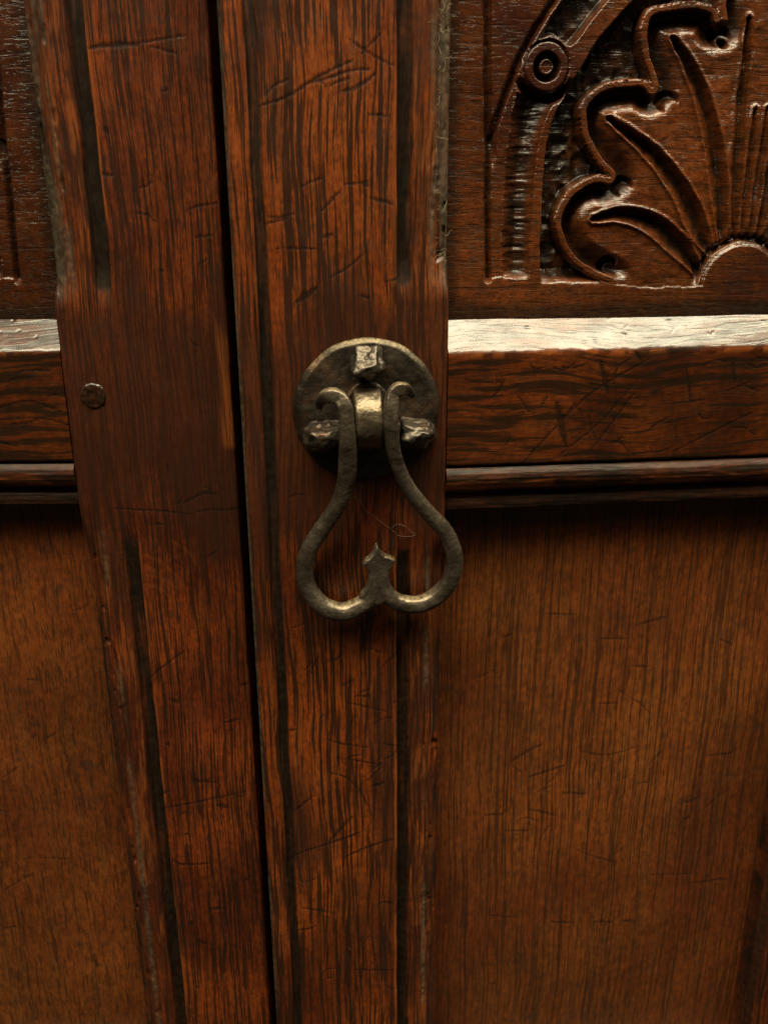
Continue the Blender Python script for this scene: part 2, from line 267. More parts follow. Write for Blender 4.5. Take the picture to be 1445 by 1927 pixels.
def iron(name, base=(.15, .12, .075), hi=(.26, .21, .14), rust=(.12, .045, .015), rough=.46, metallic=.75, bump=.5, dust=.0):
    m = bpy.data.materials.new(name); m.use_nodes = True; nt = m.node_tree; N = nt.nodes; L = nt.links
    b = N['Principled BSDF']; tc = N.new('ShaderNodeTexCoord')
    def nz(s, d, r=.6):
        n = N.new('ShaderNodeTexNoise'); n.inputs['Scale'].default_value = s; n.inputs['Detail'].default_value = d; n.inputs['Roughness'].default_value = r
        L.new(tc.outputs['Object'], n.inputs['Vector']); return n.outputs['Fac']
    def ramp(x, a, c, lo=0., hi_=1.):
        n = N.new('ShaderNodeMapRange'); L.new(x, n.inputs[0])
        for i, v in enumerate((a, c, lo, hi_)): n.inputs[i+1].default_value = v
        return n.outputs[0]
    def mix(f, A, B):
        n = N.new('ShaderNodeMix'); n.data_type = 'RGBA'; L.new(f, n.inputs[0])
        for s, v in ((n.inputs[6], A), (n.inputs[7], B)):
            if isinstance(v, tuple): s.default_value = (*v, 1)
            else: L.new(v, s)
        return n.outputs[2]
    a = nz(160, 6, .7); c = nz(900, 4); e = nz(70, 4)
    col = mix(ramp(a, .38, .65), base, hi)
    col = mix(ramp(e, .55, .72, 0, .75), col, rust)
    col = mix(ramp(c, .55, .75, 0, .6), col, (.03, .026, .02))
    da = N.new('ShaderNodeAttribute'); da.attribute_name = 'dust'
    dm = N.new('ShaderNodeMath'); dm.operation = 'MULTIPLY'; L.new(da.outputs['Fac'], dm.inputs[0]); L.new(ramp(c, .30, .55), dm.inputs[1])
    col = mix(dm.outputs[0], col, (.27, .20, .095))  # tan tops: dust colour plus painted light
    mt = N.new('ShaderNodeMath'); mt.operation = 'MULTIPLY_ADD'; L.new(dm.outputs[0], mt.inputs[0]); mt.inputs[1].default_value = -metallic; mt.inputs[2].default_value = metallic
    L.new(mt.outputs[0], b.inputs['Metallic'])
    L.new(col, b.inputs['Base Color'])
    L.new(ramp(a, .3, .75, rough-.1, rough+.16), b.inputs['Roughness'])
    ad = N.new('ShaderNodeMath'); ad.operation = 'ADD'; L.new(a, ad.inputs[0])
    m2 = N.new('ShaderNodeMath'); m2.operation = 'MULTIPLY'; L.new(c, m2.inputs[0]); m2.inputs[1].default_value = .35; L.new(m2.outputs[0], ad.inputs[1])
    bp = N.new('ShaderNodeBump'); bp.inputs['Strength'].default_value = bump; bp.inputs['Distance'].default_value = .0008
    L.new(ad.outputs[0], bp.inputs['Height']); L.new(bp.outputs[0], b.inputs['Normal'])
    return m

def plain(name, col, rough=.8):
    m = bpy.data.materials.new(name); m.use_nodes = True; nt = m.node_tree; b = nt.nodes['Principled BSDF']
    n = nt.nodes.new('ShaderNodeTexNoise'); n.inputs['Scale'].default_value = 300
    r = nt.nodes.new('ShaderNodeMix'); r.data_type = 'RGBA'
    r.inputs[6].default_value = (*[c*.6 for c in col], 1); r.inputs[7].default_value = (*col, 1)
    tc = nt.nodes.new('ShaderNodeTexCoord'); nt.links.new(tc.outputs['Object'], n.inputs['Vector'])
    nt.links.new(n.outputs['Fac'], r.inputs[0]); nt.links.new(r.outputs[2], b.inputs['Base Color'])
    b.inputs['Roughness'].default_value = rough
    return m

M_STILE_R = oak('oak_stile', 'Z', light=(.245, .057, .009), mid=(.098, .019, .0045), dark=(.020, .0075, .0035), streak=(1050, 34), thr=(.475, .54), streak_amt=.92, pores=(2000, 120), seed=1.3, twist=.42, mott=15, mott_bias=(.38, .70))
M_STILE_L = oak('oak_stile_fine', 'Z', light=(.205, .044, .008), mid=(.078, .015, .0045), dark=(.013, .006, .0035), streak=(1300, 34), thr=(.48, .555), streak_amt=.82, pores=(2000, 120), seed=4.1, twist=.3, mott=15, mott_bias=(.36, .68))
M_PANEL_R = oak('oak_panel', 'Z', light=(.175, .051, .009), mid=(.105, .024, .0052), dark=(.022, .009, .004), streak=(1000, 12), thr=(.51, .60), streak_amt=.66, pores=(1700, 70), pore_thr=(.54, .65), pore_amt=.6, rough=.42, bump=.22, seed=7.7, mott=11, twist=.25)
M_PANEL_L = oak('oak_panel_flecked', 'Z', light=(.175, .051, .009), mid=(.105, .024, .0052), dark=(.022, .009, .004), streak=(900, 26), thr=(.56, .66), streak_amt=.4, pores=(1300, 85), pore_thr=(.555, .64), pore_amt=.7, rough=.42, bump=.22, seed=3.7, mott=11, twist=.3)
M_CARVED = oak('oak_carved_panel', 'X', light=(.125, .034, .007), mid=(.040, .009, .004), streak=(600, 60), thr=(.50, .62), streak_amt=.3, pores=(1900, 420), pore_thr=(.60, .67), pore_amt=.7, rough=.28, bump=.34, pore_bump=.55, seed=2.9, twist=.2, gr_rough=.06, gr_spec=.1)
M_RAIL = oak('oak_rail', 'X', light=(.105, .025, .005), mid=(.038, .009, .0035), streak=(560, 40), thr=(.46, .57), streak_amt=.85, pores=(1700, 80), rough=.25, bump=.085, seed=9.2, twist=.9)
M_BEAD = oak('oak_bead', 'X', light=(.15, .036, .007), mid=(.050, .011, .004), streak=(700, 40), thr=(.48, .57), streak_amt=.8, pores=(1700, 80), rough=.42, bump=.2, seed=12.2, twist=.6)
M_PEG = oak('oak_peg', 'Z', light=(.035, .012, .005), mid=(.018, .007, .004), streak=(900, 300), seed=5.5, rough=.3)
M_CARC = oak('oak_carcass', 'Z', light=(.10, .03, .01), mid=(.05, .015, .006), seed=6.6)
M_PLATE = iron('iron_plate', base=(.030, .023, .017), hi=(.064, .049, .036), rough=.42, metallic=.7, bump=.55)
M_BAIL = iron('iron_bail', base=(.085, .066, .049), hi=(.165, .132, .098), rust=(.075, .042, .024), rough=.37, bump=.22)
M_NAIL = iron('iron_nail', base=(.055, .043, .032), hi=(.125, .105, .082), rust=(.085, .036, .016), rough=.38, bump=.4)
M_KNUCK = iron('iron_knuckle', base=(.10, .075, .05), hi=(.18, .14, .095), rough=.34, bump=.45)

# ------------------------------------------------------------------ door roots
PSI = math.radians(6.0)
def thing(name, label, cat, loc, rz=0.0, group=None):
    o = bpy.data.objects.new(name, None); scene.collection.objects.link(o); o.empty_display_size = .02
    o.location = loc; o.rotation_euler = (0, 0, rz); o['label'] = label; o['category'] = cat
    if group: o['group'] = group
    return o
ZB, ZT = -330.0, 305.0
Rz = Matrix.Rotation(PSI, 3, 'Z')
CB = Vector((-.05, .2, -.345))
cupboard = thing('oak_cupboard', 'dark polished old oak cupboard with carved upper panels, one door standing ajar', 'cupboard', CB)
def door(base_world, rz, label):
    o = bpy.data.objects.new('door', None); scene.collection.objects.link(o); o.empty_display_size = .02
    o.parent = cupboard; o.location = base_world-CB; o.rotation_euler = (0, 0, rz); o['label'] = label
    return o
BASE_R = Vector((125, 12, ZB))*MM
door_r = door(Rz @ BASE_R, PSI, 'oak door standing ajar, with the iron drop handle')
BASE_L = Vector((-210, 12, ZB))*MM
door_l = door(BASE_L+Vector((0, .011, 0)), 0, 'closed oak door with a round peg in its stile and no handle')

def edge_round(xs, zs, D, left=0, right=0, bottom=0, top=0, seed=0):
    X, Z = np.meshgrid(xs, zs); e = np.zeros(D.shape)
    for amt, d in ((left, X-xs[0]), (right, xs[-1]-X), (bottom, Z-zs[0]), (top, zs[-1]-Z)):
        if amt:
            w = amt*(.6+.8*fbm(X*.22, Z*.22, seed)); t = np.clip(1-d/w, 0, 1); e = e+w*.75*(1-np.sqrt(np.clip(1-t*t, 0, 1)))
    return D+e

def dust_lit_tops(me, amt, lo=.55, hi=.95, scale=700):  # tan on upward faces: settled dust with catching light painted in
    nn = [v.normal.copy() for v in me.vertices]; A = []
    for v, n_ in zip(me.vertices, nn):
        k = max(0., min(1., (n_.z-lo)/(hi-lo))); A.append(amt*k*max(0., min(1., .75+.9*mnoise.noise(v.co*scale))))
    at = me.attributes.new('dust', 'FLOAT', 'POINT'); at.data.foreach_set('value', A)
def polar_relief(name, cx, cz, R, nr, na, fn, back, material, parent, base):
    V = [(cx, fn(0, 0), cz)]; F = []
    for i in range(1, nr+1):
        for k in range(na):
            a = 2*math.pi*k/na; r, y = R*(i/nr), 0
            rr_, y = fn_edge(fn, r, a, R)
            V.append((cx+rr_*math.cos(a), y, cz+rr_*math.sin(a)))
    for k in range(na): F.append((0, 1+k, 1+(k+1) % na))
    for i in range(nr-1):
        for k in range(na):
            a = 1+i*na+k; b = 1+i*na+(k+1) % na; F.append((a, a+na, b+na, b))
    o0 = len(V); last = 1+(nr-1)*na
    for k in range(na): V.append((V[last+k][0], back, V[last+k][2]))
    for k in range(na): F.append((last+k, o0+k, o0+(k+1) % na, last+(k+1) % na))
    F.append(tuple(o0+k for k in range(na)))
    me = make_mesh(name, [(x*MM, y*MM, z*MM) for x, y, z in V], F)
    bm = bmesh.new(); bm.from_mesh(me); bmesh.ops.recalc_face_normals(bm, faces=bm.faces); bm.to_mesh(me); bm.free()
    return link(name, me, material, parent, base)
def fn_edge(fn, r, a, R):
    return r*(1+.008*math.sin(a*2+1)+.004*math.sin(a*7)+.003*math.sin(a*13)), fn(r, a)
# ------------------------------------------------------------------ drop handle
HB = Vector((-5.6, 0, 36.4))*MM
handle = thing('drop_handle', 'wrought iron drop handle with round back plate and heart-shaped pull on the ajar door', 'handle', Rz @ HB, PSI)
def plate_fn(r, a):
    x, z = r*math.cos(a), r*math.sin(a)
    y = -2.9+.9*(r/24)**2+.55*mnoise.noise((x*.11, z*.11, 1.7))+.18*mnoise.noise((x*.5, z*.5, 4))
    if r > 22.6: y += .75*(r-22.6)**1.25
    return y
_pl = polar_relief('back_plate', -5.6, 36.4, 24.3, 60, 160, plate_fn, -.15, M_PLATE, handle, HB)
dust_lit_tops(_pl.data, .9, .45, .8)

def remeshed(V, F, voxel, smooth_it=3, noise_amp=.0, noise_scale=1.0, name='m'):
    """fuse overlapping closed shells into one forged-looking skin"""
    me = bpy.data.meshes.new('tmp'); me.from_pydata(V, [], F)
    bm = bmesh.new(); bm.from_mesh(me); bmesh.ops.recalc_face_normals(bm, faces=bm.faces); bm.to_mesh(me); bm.free()
    o = bpy.data.objects.new('tmp', me); scene.collection.objects.link(o)
    md = o.modifiers.new('r', 'REMESH'); md.mode = 'VOXEL'; md.voxel_size = voxel
    ms = o.modifiers.new('s', 'SMOOTH'); ms.iterations = smooth_it; ms.factor = .5
    dg = bpy.context.evaluated_depsgraph_get(); ev = o.evaluated_get(dg)
    out = bpy.data.meshes.new_from_object(ev); out.name = name
    bpy.data.objects.remove(o); bpy.data.meshes.remove(me)
    if noise_amp:
        co = [v.co.copy() for v in out.vertices]; nn = [v.normal.copy() for v in out.vertices]; res = []
        for c_, n_ in zip(co, nn):
            p = c_*noise_scale
            res.extend(c_+n_*(noise_amp*(mnoise.noise(p)+.5*mnoise.noise(p*2.3))))
        out.vertices.foreach_set('co', res)
    out.polygons.foreach_set('use_smooth', [True]*len(out.polygons)); out.update()
    return out
def tube(path, sq=2.3, nseg=20):
    """path: (x,y,z,r) mm -> closed tube"""
    P = spline(path, 5); n = len(P); V = []; F = []
    sq0 = sq
    for i in range(n):
        sq = sq0+2.2*max(0., min(1., (P[i, 2]-14)/12))
        t = Vector(P[min(i+1, n-1), :3]-P[max(i-1, 0), :3]).normalized()
        b = Vector((0, 1, 0)); b = (b-t*b.dot(t)).normalized(); s = t.cross(b)
        r = P[i, 3]
        for k in range(nseg):
            a = 2*math.pi*k/nseg; c, d = math.cos(a), math.sin(a)
            q = Vector(P[i, :3])+s*(r*math.copysign(abs(c)**(2/sq), c))+b*(r*math.copysign(abs(d)**(2/sq), d))
            V.append(q)
    for i in range(n-1):
        for k in range(nseg):
            a = i*nseg+k; b_ = i*nseg+(k+1) % nseg; F.append((a, b_, b_+nseg, a+nseg))
    F.append(tuple(range(nseg))[::-1]); F.append(tuple((n-1)*nseg+k for k in range(nseg)))
    return V, F
V = []; F = []
def add(vf):
    o0 = len(V); V.extend(vf[0]); F.extend(tuple(i+o0 for i in f) for f in vf[1])
add(tube(ARM_L)); add(tube(ARM_R))
# three-pointed finial in the heart's cleft
fo = [Vector((x, 0, z)) for x, z in FINIAL]
cen = Vector((-3.2, 0, -17.5)); nF = len(fo); fv = []; ff = []
def ring(inset, y):
    for p in fo:
        q = p.copy(); ax_ = Vector((-2.8, 0, min(-14.5, p.z))); dv_ = (ax_-q); L_ = dv_.length
        if L_ > 0: q = q+dv_*min(.55, inset/L_)
        fv.append(Vector((q.x, y, q.z)))
ring(.6, -4.4); ring(0, -5.2); ring(0, -7.6); ring(.55, -8.6)
for j in range(3):
    for k in range(nF): ff.append((j*nF+k, j*nF+(k+1) % nF, (j+1)*nF+(k+1) % nF, (j+1)*nF+k))
ff.append(tuple(range(nF))[::-1]); ff.append(tuple(3*nF+k for k in range(nF)))
add((fv, ff))
bail_me = remeshed(V, F, .25, 2, .12, .45, 'bail')
for v in bail_me.vertices: v.co = v.co*MM
dust_lit_tops(bail_me, .8)
link('bail', bail_me, M_BAIL, handle, HB)

# central knuckle on the plate, with its flange behind
def lug(x0, x1, prof, bev):
    """solid swept along x from a closed (y,z) profile, edges eased by bev"""
    n = len(prof); cy = sum(p[0] for p in prof)/n; cz = sum(p[1] for p in prof)/n; v = []; f = []
    for x, k in ((x0, bev), (x0+bev*.4, bev*.35), (x0+bev, 0), (x1-bev, 0), (x1-bev*.4, bev*.35), (x1, bev)):
        for y, z in prof:
            L_ = math.hypot(y-cy, z-cz); s = 1-k/L_; v.append(Vector((x, cy+(y-cy)*s, cz+(z-cz)*s)))
    for j in range(5):
        for k in range(n): f.append((j*n+k, j*n+(k+1) % n, (j+1)*n+(k+1) % n, (j+1)*n+k))
    f.append(tuple(range(n))[::-1]); f.append(tuple(5*n+k for k in range(n)))
    return v, f
def arc(cy, cz, ry, rz, a0, a1, n, back):
    p = [(cy-ry*math.cos(math.radians(a0+(a1-a0)*i/(n-1))), cz+rz*math.sin(math.radians(a0+(a1-a0)*i/(n-1)))) for i in range(n)]
    return [(back, p[0][1])]+p+[(back, p[-1][1])]
V = []; F = []
add(lug(-10.6, -1.3, arc(-3.5, 34.4, 11.2, 10.6, -82, 88, 22, 0), .9))
me = remeshed(V, F, .35, 2, .10, .5, 'knuckle')
for v in me.vertices: v.co = v.co*MM
link('knuckle', me, M_KNUCK, handle, HB)
V = []; F = []
def disc_x(cx, cz, rx, rz, y0, y1, n=40):
    v = []; f = []
    for y, k in ((y0, 1), (y1+.8, 1), (y1+.2, .97), (y1, .9)):
        for i in range(n):
            a = 2*math.pi*i/n; v.append(Vector((cx+rx*k*math.cos(a), y, cz+rz*k*math.sin(a))))
    for j in range(3):
        for k in range(n): f.append((j*n+k, j*n+(k+1) % n, (j+1)*n+(k+1) % n, (j+1)*n+k))
    f.append(tuple(range(n))[::-1]); f.append(tuple(3*n+k for k in range(n)))
    return v, f
add(disc_x(-5.9, 35.3, 8.6, 12.0, -1.5, -5.6))
me = remeshed(V, F, .4, 2, .2, .35, 'flange')
for v in me.vertices: v.co = v.co*MM
link('flange', me, M_PLATE, handle, HB)
# pivot through the ears of the bail and the knuckle
V = []; F = []
add(tube([(-16.0, -12.0, 33.5, 1.6), (-6, -11.6, 33.6, 1.6), (4.0, -12.0, 33.2, 1.6)], 2.0, 14))
me = make_mesh('pivot_pin', [v*MM for v in V], F)
link('pivot_pin', me, M_BAIL, handle, HB)

# three rough forged nails: faceted lumps
def lump(center, ext, planes, seed, name):
    c = Vector(center); bm = bmesh.new(); bmesh.ops.create_icosphere(bm, subdivisions=5, radius=1.0)
    pl = [(Vector(n_).normalized(), d_) for n_, d_ in planes]
    for v in bm.verts:
        dr = v.co.normalized(); r = min(d_/max(1e-4, dr.dot(n_)) for n_, d_ in pl if dr.dot(n_) > 1e-3)
        p = dr*r; q = p*.35+Vector((seed, 0, 0))
        p += dr*(.8*mnoise.noise(q)+.4*mnoise.noise(q*2.2)+.12*mnoise.noise(q*5))
        v.co = Vector((c.x+p.x*ext[0], c.y+p.y*ext[1], c.z+p.z*ext[2]))*MM
    bmesh.ops.smooth_vert(bm, verts=bm.verts, factor=.5, use_axis_x=True, use_axis_y=True, use_axis_z=True)
    me = bpy.data.meshes.new(name); bm.to_mesh(me); bm.free()
    me.polygons.foreach_set('use_smooth', [True]*len(me.polygons))
    return link(name, me, M_NAIL, handle, HB)
lump((-5.4, -5.2, 52.9), (1, 1, 1), [((-.15, -.72, .7), 3.9), ((.1, -1, -.15), 5.6), ((1, -.2, .25), 5.0), ((-1, -.1, .35), 5.0), ((.8, -.1, -1), 4.6), ((-.6, .1, -1), 4.4), ((0, 1, 0), 5), ((.8, -.6, .5), 4.6), ((0, .3, 1), 5.4), ((.3, -.6, -.8), 4.9)], 2.2, 'nail')
lump((-20.2, -5.0, 29.0), (1, 1, 1), [((-.05, -.30, .95), 3.9), ((.2, -.9, .45), 5.6), ((.1, -1, -.35), 5.4), ((1, 0, 0), 6.6), ((-1, -.25, .1), 6.0), ((0, .2, -1), 4.2), ((0, 1, 0), 5), ((-.7, -.6, -.3), 5.8), ((.3, -.5, -.85), 4.6), ((-.6, -.2, .8), 5.4)], 7.9, 'nail')
lump((10.8, -5.0, 28.8), (1, 1, 1), [((.15, -.32, .94), 3.9), ((-.2, -.9, .5), 5.4), ((.1, -1, -.35), 5.2), ((1, -.3, .15), 5.4), ((-1, 0, .1), 5.6), ((0, .2, -1), 4.2), ((0, 1, 0), 5), ((.8, -.5, -.4), 4.8), ((-.2, -.5, -.85), 4.6), ((.7, -.3, .7), 5.0)], 14.3, 'nail')

# ------------------------------------------------------------------ stiles
def stile(name, xs, zs, sgn, edge, q0, q1, face_out, mo, so, mat_, parent, base, marks, seed, rub_fn=None, meet_bead=None, rays=None):
    """sgn +1: panel lies on the +s side.  edge: meeting edge, q0..q1 quirk, q1..face_out moulding"""
    X, Z = np.meshgrid(xs, zs)
    S = X*sgn
    D = (fbm(X*.05, Z*.02, seed)-.5)*.9 + (fbm(X*.5, Z*.12, seed+3)-.5)*.22
    # the moulding stops short of the rail (run-outs)
    wob = (fbm(X*.0+1, Z*.08, seed+8)-.5)
    up = sst(mo[0], mo[1], Z); dn = 1-sst(mo[3], mo[2], Z); t = np.maximum(up, dn)
    a, b_, c = q0*sgn, q1*sgn, face_out*sgn
    so_ = wob*.5
    quirk = sst(a-.25+so_, a+.25+so_, S)*(1-sst(b_-.7+so_, b_+.5+so_, S))
    u = np.clip((S-b_)/(c-b_), 0, 1)
    ovolo = sst(b_-.6, b_+.6, S)*(.5+4.6*(1-np.sqrt(np.clip(1-u*u, 0, 1))) + 1.0*sst(.62, .7, u))
    chipn = fbm(X*.35, Z*.14, seed+21)
    D = D + t*(2.4*quirk + ovolo*(.95+.12*chipn)) + t*.9*sst(.66, .8, chipn)*sst(.3, .8, u)
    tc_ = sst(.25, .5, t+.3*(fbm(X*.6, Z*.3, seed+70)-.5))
    grime_dark = tc_*quirk*(.65+.35*sst(.2, .5, fbm(X*.3, Z*.04, seed+5)))
    grime_dark = np.maximum(grime_dark, t*sst(.6, .95, u)*sst(.35, .6, fbm(X*.25, Z*.05, seed+6))*.9)
    rub_lit = t*sst(b_, b_+.8, S)*(1-sst(.55, .9, u))*sst(.5, .62, fbm(X*.25, Z*.05, seed+7))*.6*sst(.3, .6, fbm(X*2.2, Z*.14, seed+71))
    rub_lit = np.maximum(rub_lit, .95*tc_*np.exp(-((S-a-so_+.6)/.5)**2)*sst(.32, .55, fbm(X*.3, Z*.06, seed+81)))  # lit arris painted as a thin bright line along the quirk
    olive = .6*t*np.exp(-((u-.52)/.07)**2)*sst(.35, .55, fbm(X*.2, Z*.05, seed+82))  # olive line on the moulding: dust and a painted lit edge
    if meet_bead:
        e0, e1 = meet_bead
        wv = (fbm(X*0+3, Z*.03, seed+31)-.5)*.8
        k = sst(e0-.2+wv, e0+.25+wv, X)*(1-sst(e1-.5+wv, e1+.2+wv, X))
        D = D + 1.7*k
        v = np.clip((X-xs[0])/(e0-xs[0]), 0, 1)
        D = D + np.where(X < e0, 1.2*(2*v-1)**4, 0)
        grime_dark = np.maximum(grime_dark, k*(.7+.3*sst(.3, .5, fbm(X*.4, Z*.03, seed+5))))
        grime_dark = np.maximum(grime_dark, .8*(1-sst(.06, .2, v))*sst(.3, .5, fbm(X*.2, Z*.03, seed+9)))
    dark_tone = sst(.42, .68, .5*np.exp(-((Z-34+18*(fbm(X*.05, Z*.03, seed+50)-.5))/38)**2)+fbm(X*.06, Z*.025, seed+51)*.75)*.9  # irregular darker zone around handle height
    dark_tone = np.maximum(dark_tone, t*sst(b_-.5, b_+.5, S)*.75*sst(.25, .55, fbm(X*.2, Z*.06, seed+52)))
    mark = np.zeros(D.shape); strokes(xs, zs, marks, mark)
    dust = olive; dust = np.maximum(dust, t*sst(.45, .6, u+.3*(fbm(X*.2, Z*.04, seed+60)-.5))*sst(.32, .55, fbm(X*.35, Z*.07, seed+61))*.5*sst(40, 90, Z))
    if meet_bead: dust = np.maximum(dust, .55*(1-sst(.05, .16, v))*sst(.3, .5, fbm(X*.3, Z*.03, seed+62)))
    if rays:
        rk = np.zeros(D.shape); strokes(xs, zs, rays, rk); rub_lit = np.maximum(rub_lit, .22*rk)
    if rub_fn: rub_lit = np.maximum(rub_lit, rub_fn(X, Z))
    D = D + .15*mark
    D = edge_round(xs, zs, D, left=.9, right=.9, seed=seed+2)
    return board(name, xs, zs, D, 24, mat_, parent, base, dict(mark=mark, grime_dark=np.clip(grime_dark, 0, 1)*(1-mark*.0), rub_lit=rub_lit, dark_tone=dark_tone, dust=dust))

rng = random.Random(4)
FINE = .4
xs = axis(-47.3, 21.6, -47.3, 21.6, FINE); zs = axis(ZB, ZT, -264, 166, FINE)
rs = random_strokes(rng, 24, -34, 4, -250, 160, .25, .6, 1.5, 8, .18) + random_strokes(rng, 14, -34, 4, -110, -30, .2, .8, 2, 8, .16)
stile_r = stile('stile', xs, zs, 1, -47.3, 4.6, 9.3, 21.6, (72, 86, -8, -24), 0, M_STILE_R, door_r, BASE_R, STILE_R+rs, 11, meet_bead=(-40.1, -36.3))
def rub_l(X, Z):
    k = sst(-57.3, -55.2, X + (fbm(X*.2, Z*.05, 77)-.5)*3)*(1-sst(-52.6, -52.3, X))*sst(19, 22, Z)*(1-sst(57, 66, Z+(X+55)*1.5))
    return .85*k*(.5+.5*vn(X*1.5, Z*.1, 78))
xs = axis(-109.8, -52.5, -109.8, -52.5, FINE); zs = axis(ZB, ZT, -256, 168, FINE)
rs = random_strokes(rng, 22, -88, -54, -240, 160, .2, .6, 1.5, 7, .2)
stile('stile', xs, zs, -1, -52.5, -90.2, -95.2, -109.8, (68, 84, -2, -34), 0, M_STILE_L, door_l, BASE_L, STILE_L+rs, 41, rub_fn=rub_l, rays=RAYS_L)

# ------------------------------------------------------------------ middle rails with their beads
def rail(x0, x1, fa, fb, mat_, parent, base, marks, seed):
    xs = axis(x0, x1, fa, fb, FINE); zs = axis(15.4, 65.6, 15.4, 65.6, .33)
    X, Z = np.meshgrid(xs, zs)
    u = Z-54.3-(fbm(X*.03, Z*0, seed)-.5)*.5; w = .35+1.3*fbm(X*.35, Z*0, seed+1)
    soft = np.where(u < -w, 0, np.where(u > w, u, (u+w)**2/(4*w)))
    D = .2+soft*.84 + (fbm(X*.04, Z*.1, seed+2)-.5)*.5 + (fbm(X*.15, Z*.7, seed+3)-.5)*.03
    mark = np.zeros(D.shape); strokes(xs, zs, marks, mark)
    r2 = random.Random(seed); strokes(xs, zs, random_strokes(r2, 16, fa, fb, 56, 65, .3, .7, .6, 2.6, .14), mark)
    D = D+.16*mark*(1-.3*sst(-.5, .5, u))
    D = edge_round(xs, zs, D, bottom=1.1, top=.4, seed=seed)
    rub_lit = .6*np.exp(-((u+.7)/1.0)**2)*sst(.45, .6, fbm(X*.2, Z*.2, seed+4))
    ch = sst(-.3, .6, u)
    r = board('rail', xs, zs, D, 22, mat_, parent, base, dict(mark=mark*(1-.3*ch), rub_lit=rub_lit))
    # bead under the rail
    zs = axis(-1.0, 14.6, -1.0, 14.6, .25); X, Z = np.meshgrid(xs, zs)
    zz = Z+(fbm(X*.03, Z*0, seed+6)-.5)*.6
    prof_z = [-1.0, .3, 1.0, 2.6, 3.6, 4.6, 5.4, 7, 9, 11, 12.6, 13.6, 14.6]
    prof_d = [3.0, 2.7, 2.7, 3.0, 4.3, 4.3, 2.6, .6, -.5, -.9, -.6, .1, .9]
    D = np.interp(zz, prof_z, prof_d)+(fbm(X*.1, Z*.5, seed+7)-.5)*.4
    gr = np.maximum((1-sst(4.4, 5.4, zz))*.75, sst(10.6, 12.4, zz+1.6*fbm(X*.08, Z*.2, seed+8))*.55)
    ru = sst(6, 7, zz)*(1-sst(9.5, 11, zz))*sst(.44, .54, fbm(X*.09, Z*.3, seed+9))*.8
    board('bead', xs, zs, D, 22, M_BEAD, parent, base, dict(grime_dark=gr, rub_lit=ru))
    return r
RS = random_strokes(rng, 25, 25, 138, 17, 53, .5, .7, 2, 10, .2)
rail(21.8, 227.4, 21.8, 146, M_RAIL, door_r, BASE_R, RAIL_R+RS, 61)
RS = random_strokes(rng, 12, -160, -112, 17, 50, .05, .1, 5, 25, .15)
rail(-315.4, -110.0, -170, -110.0, M_RAIL, door_l, BASE_L, RS, 71)

# ------------------------------------------------------------------ plain lower panels
def plain_panel(x0, x1, fa, fb, z0, z1, mat_, parent, base, marks, seed, depth=13.5):
    xs = axis(x0, x1, fa, fb, .45); zs = axis(z0, z1, -266, z1, .45)
    X, Z = np.meshgrid(xs, zs)
    D = depth+(fbm(X*.03, Z*.012, seed)-.5)*1.4-1.5*sst(0, 60, x1-X)*sst(0, 60, X-x0)*0+(fbm(X*.4, Z*.06, seed+1)-.5)*.18
    mark = np.zeros(D.shape); strokes(xs, zs, marks, mark)
    D = D+.12*mark
    gr = np.zeros(D.shape)
    for d in (X-x0, x1-X):
        gr = np.maximum(gr, (1-sst(.5, 3.5, d+3*(fbm(X*.15, Z*.04, seed+4)-.5)))*.7)  # darker along both side edges of the panel
    return board('lower_panel', xs, zs, D, 21, mat_, parent, base, dict(mark=.75*mark, grime_dark=gr))
RS = random_strokes(rng, 12, 30, 160, -240, -40, .15, .8, 1.5, 9, .16)
plain_panel(18.0, 170.0, 18.0, 170, -279, 3, M_PANEL_R, door_r, BASE_R, PANEL_R+RS, 81)
RS = random_strokes(rng, 12, -180, -112, -240, -40, .15, .8, 1.5, 8, .16)
plain_panel(-319, -106, -190, -106, -279, 3, M_PANEL_L, door_l, BASE_L, PANEL_L+RS, 91)

# ------------------------------------------------------------------ carved upper panels
AX = 124.5
bandR = [(53.6, 75.6), (53.0, 100), (53.7, 118.7), (55.6, 127.1), (59.4, 134.3), (65.9, 146.0), (71.9, 153.5), (77.9, 159.7), (92, 173), (108, 182), (124.5, 186)]
lobe1 = [(77.5, 75.6), (67.9, 80.2), (61.9, 85.6), (58.3, 93.5), (58.3, 98.7), (61.4, 104.4), (65.9, 108.1), (71.4, 109.8), (75.5, 109.4)]
lobe2 = [(75.5, 109.4), (71.0, 113.7), (67.2, 118.7), (64.9, 123.5), (64.0, 130.3), (66.8, 134.3), (71.9, 137.0), (78.5, 138.2), (84.6, 138.0), (87.1, 136.2)]
lobe3 = [(87.1, 136.2), (85.0, 140.9), (83.2, 145.6), (82.0, 151.3), (82.8, 156.4), (85.9, 158.7), (91.7, 159.9), (97.6, 160.2), (105.1, 159.0), (107.6, 155.0)]
lobe4 = [(107.6, 155.0), (106.6, 160), (107.4, 166), (112, 173), (124.5, 176)]
g1 = [(109.8, 79.0), (103.1, 87.2), (95.2, 93.8), (87.8, 97.2), (79.2, 98.4), (70.9, 97.0)]
g2 = [(112.6, 86.4), (109.8, 91.1), (105.3, 99.0), (99.4, 107.4), (91.6, 115.6), (83.4, 121.7), (74.1, 126.9)]
g3 = [(116.5, 89.7), (115.3, 99.6), (112.6, 112.4), (108.6, 124.9), (103.8, 135.7), (98.1, 144.0), (92.7, 150.3)]
g4 = [(120.7, 90.5), (119.4, 106.0), (118.3, 124.9), (117.7, 140.0), (117.2, 156)]
g5 = [(123.4, 91.5), (123.0, 110.0), (122.6, 130.0)]
grA = [(33.2, 240), (33.2, 159.1), (34.3, 127.1), (36.0, 77.6)]
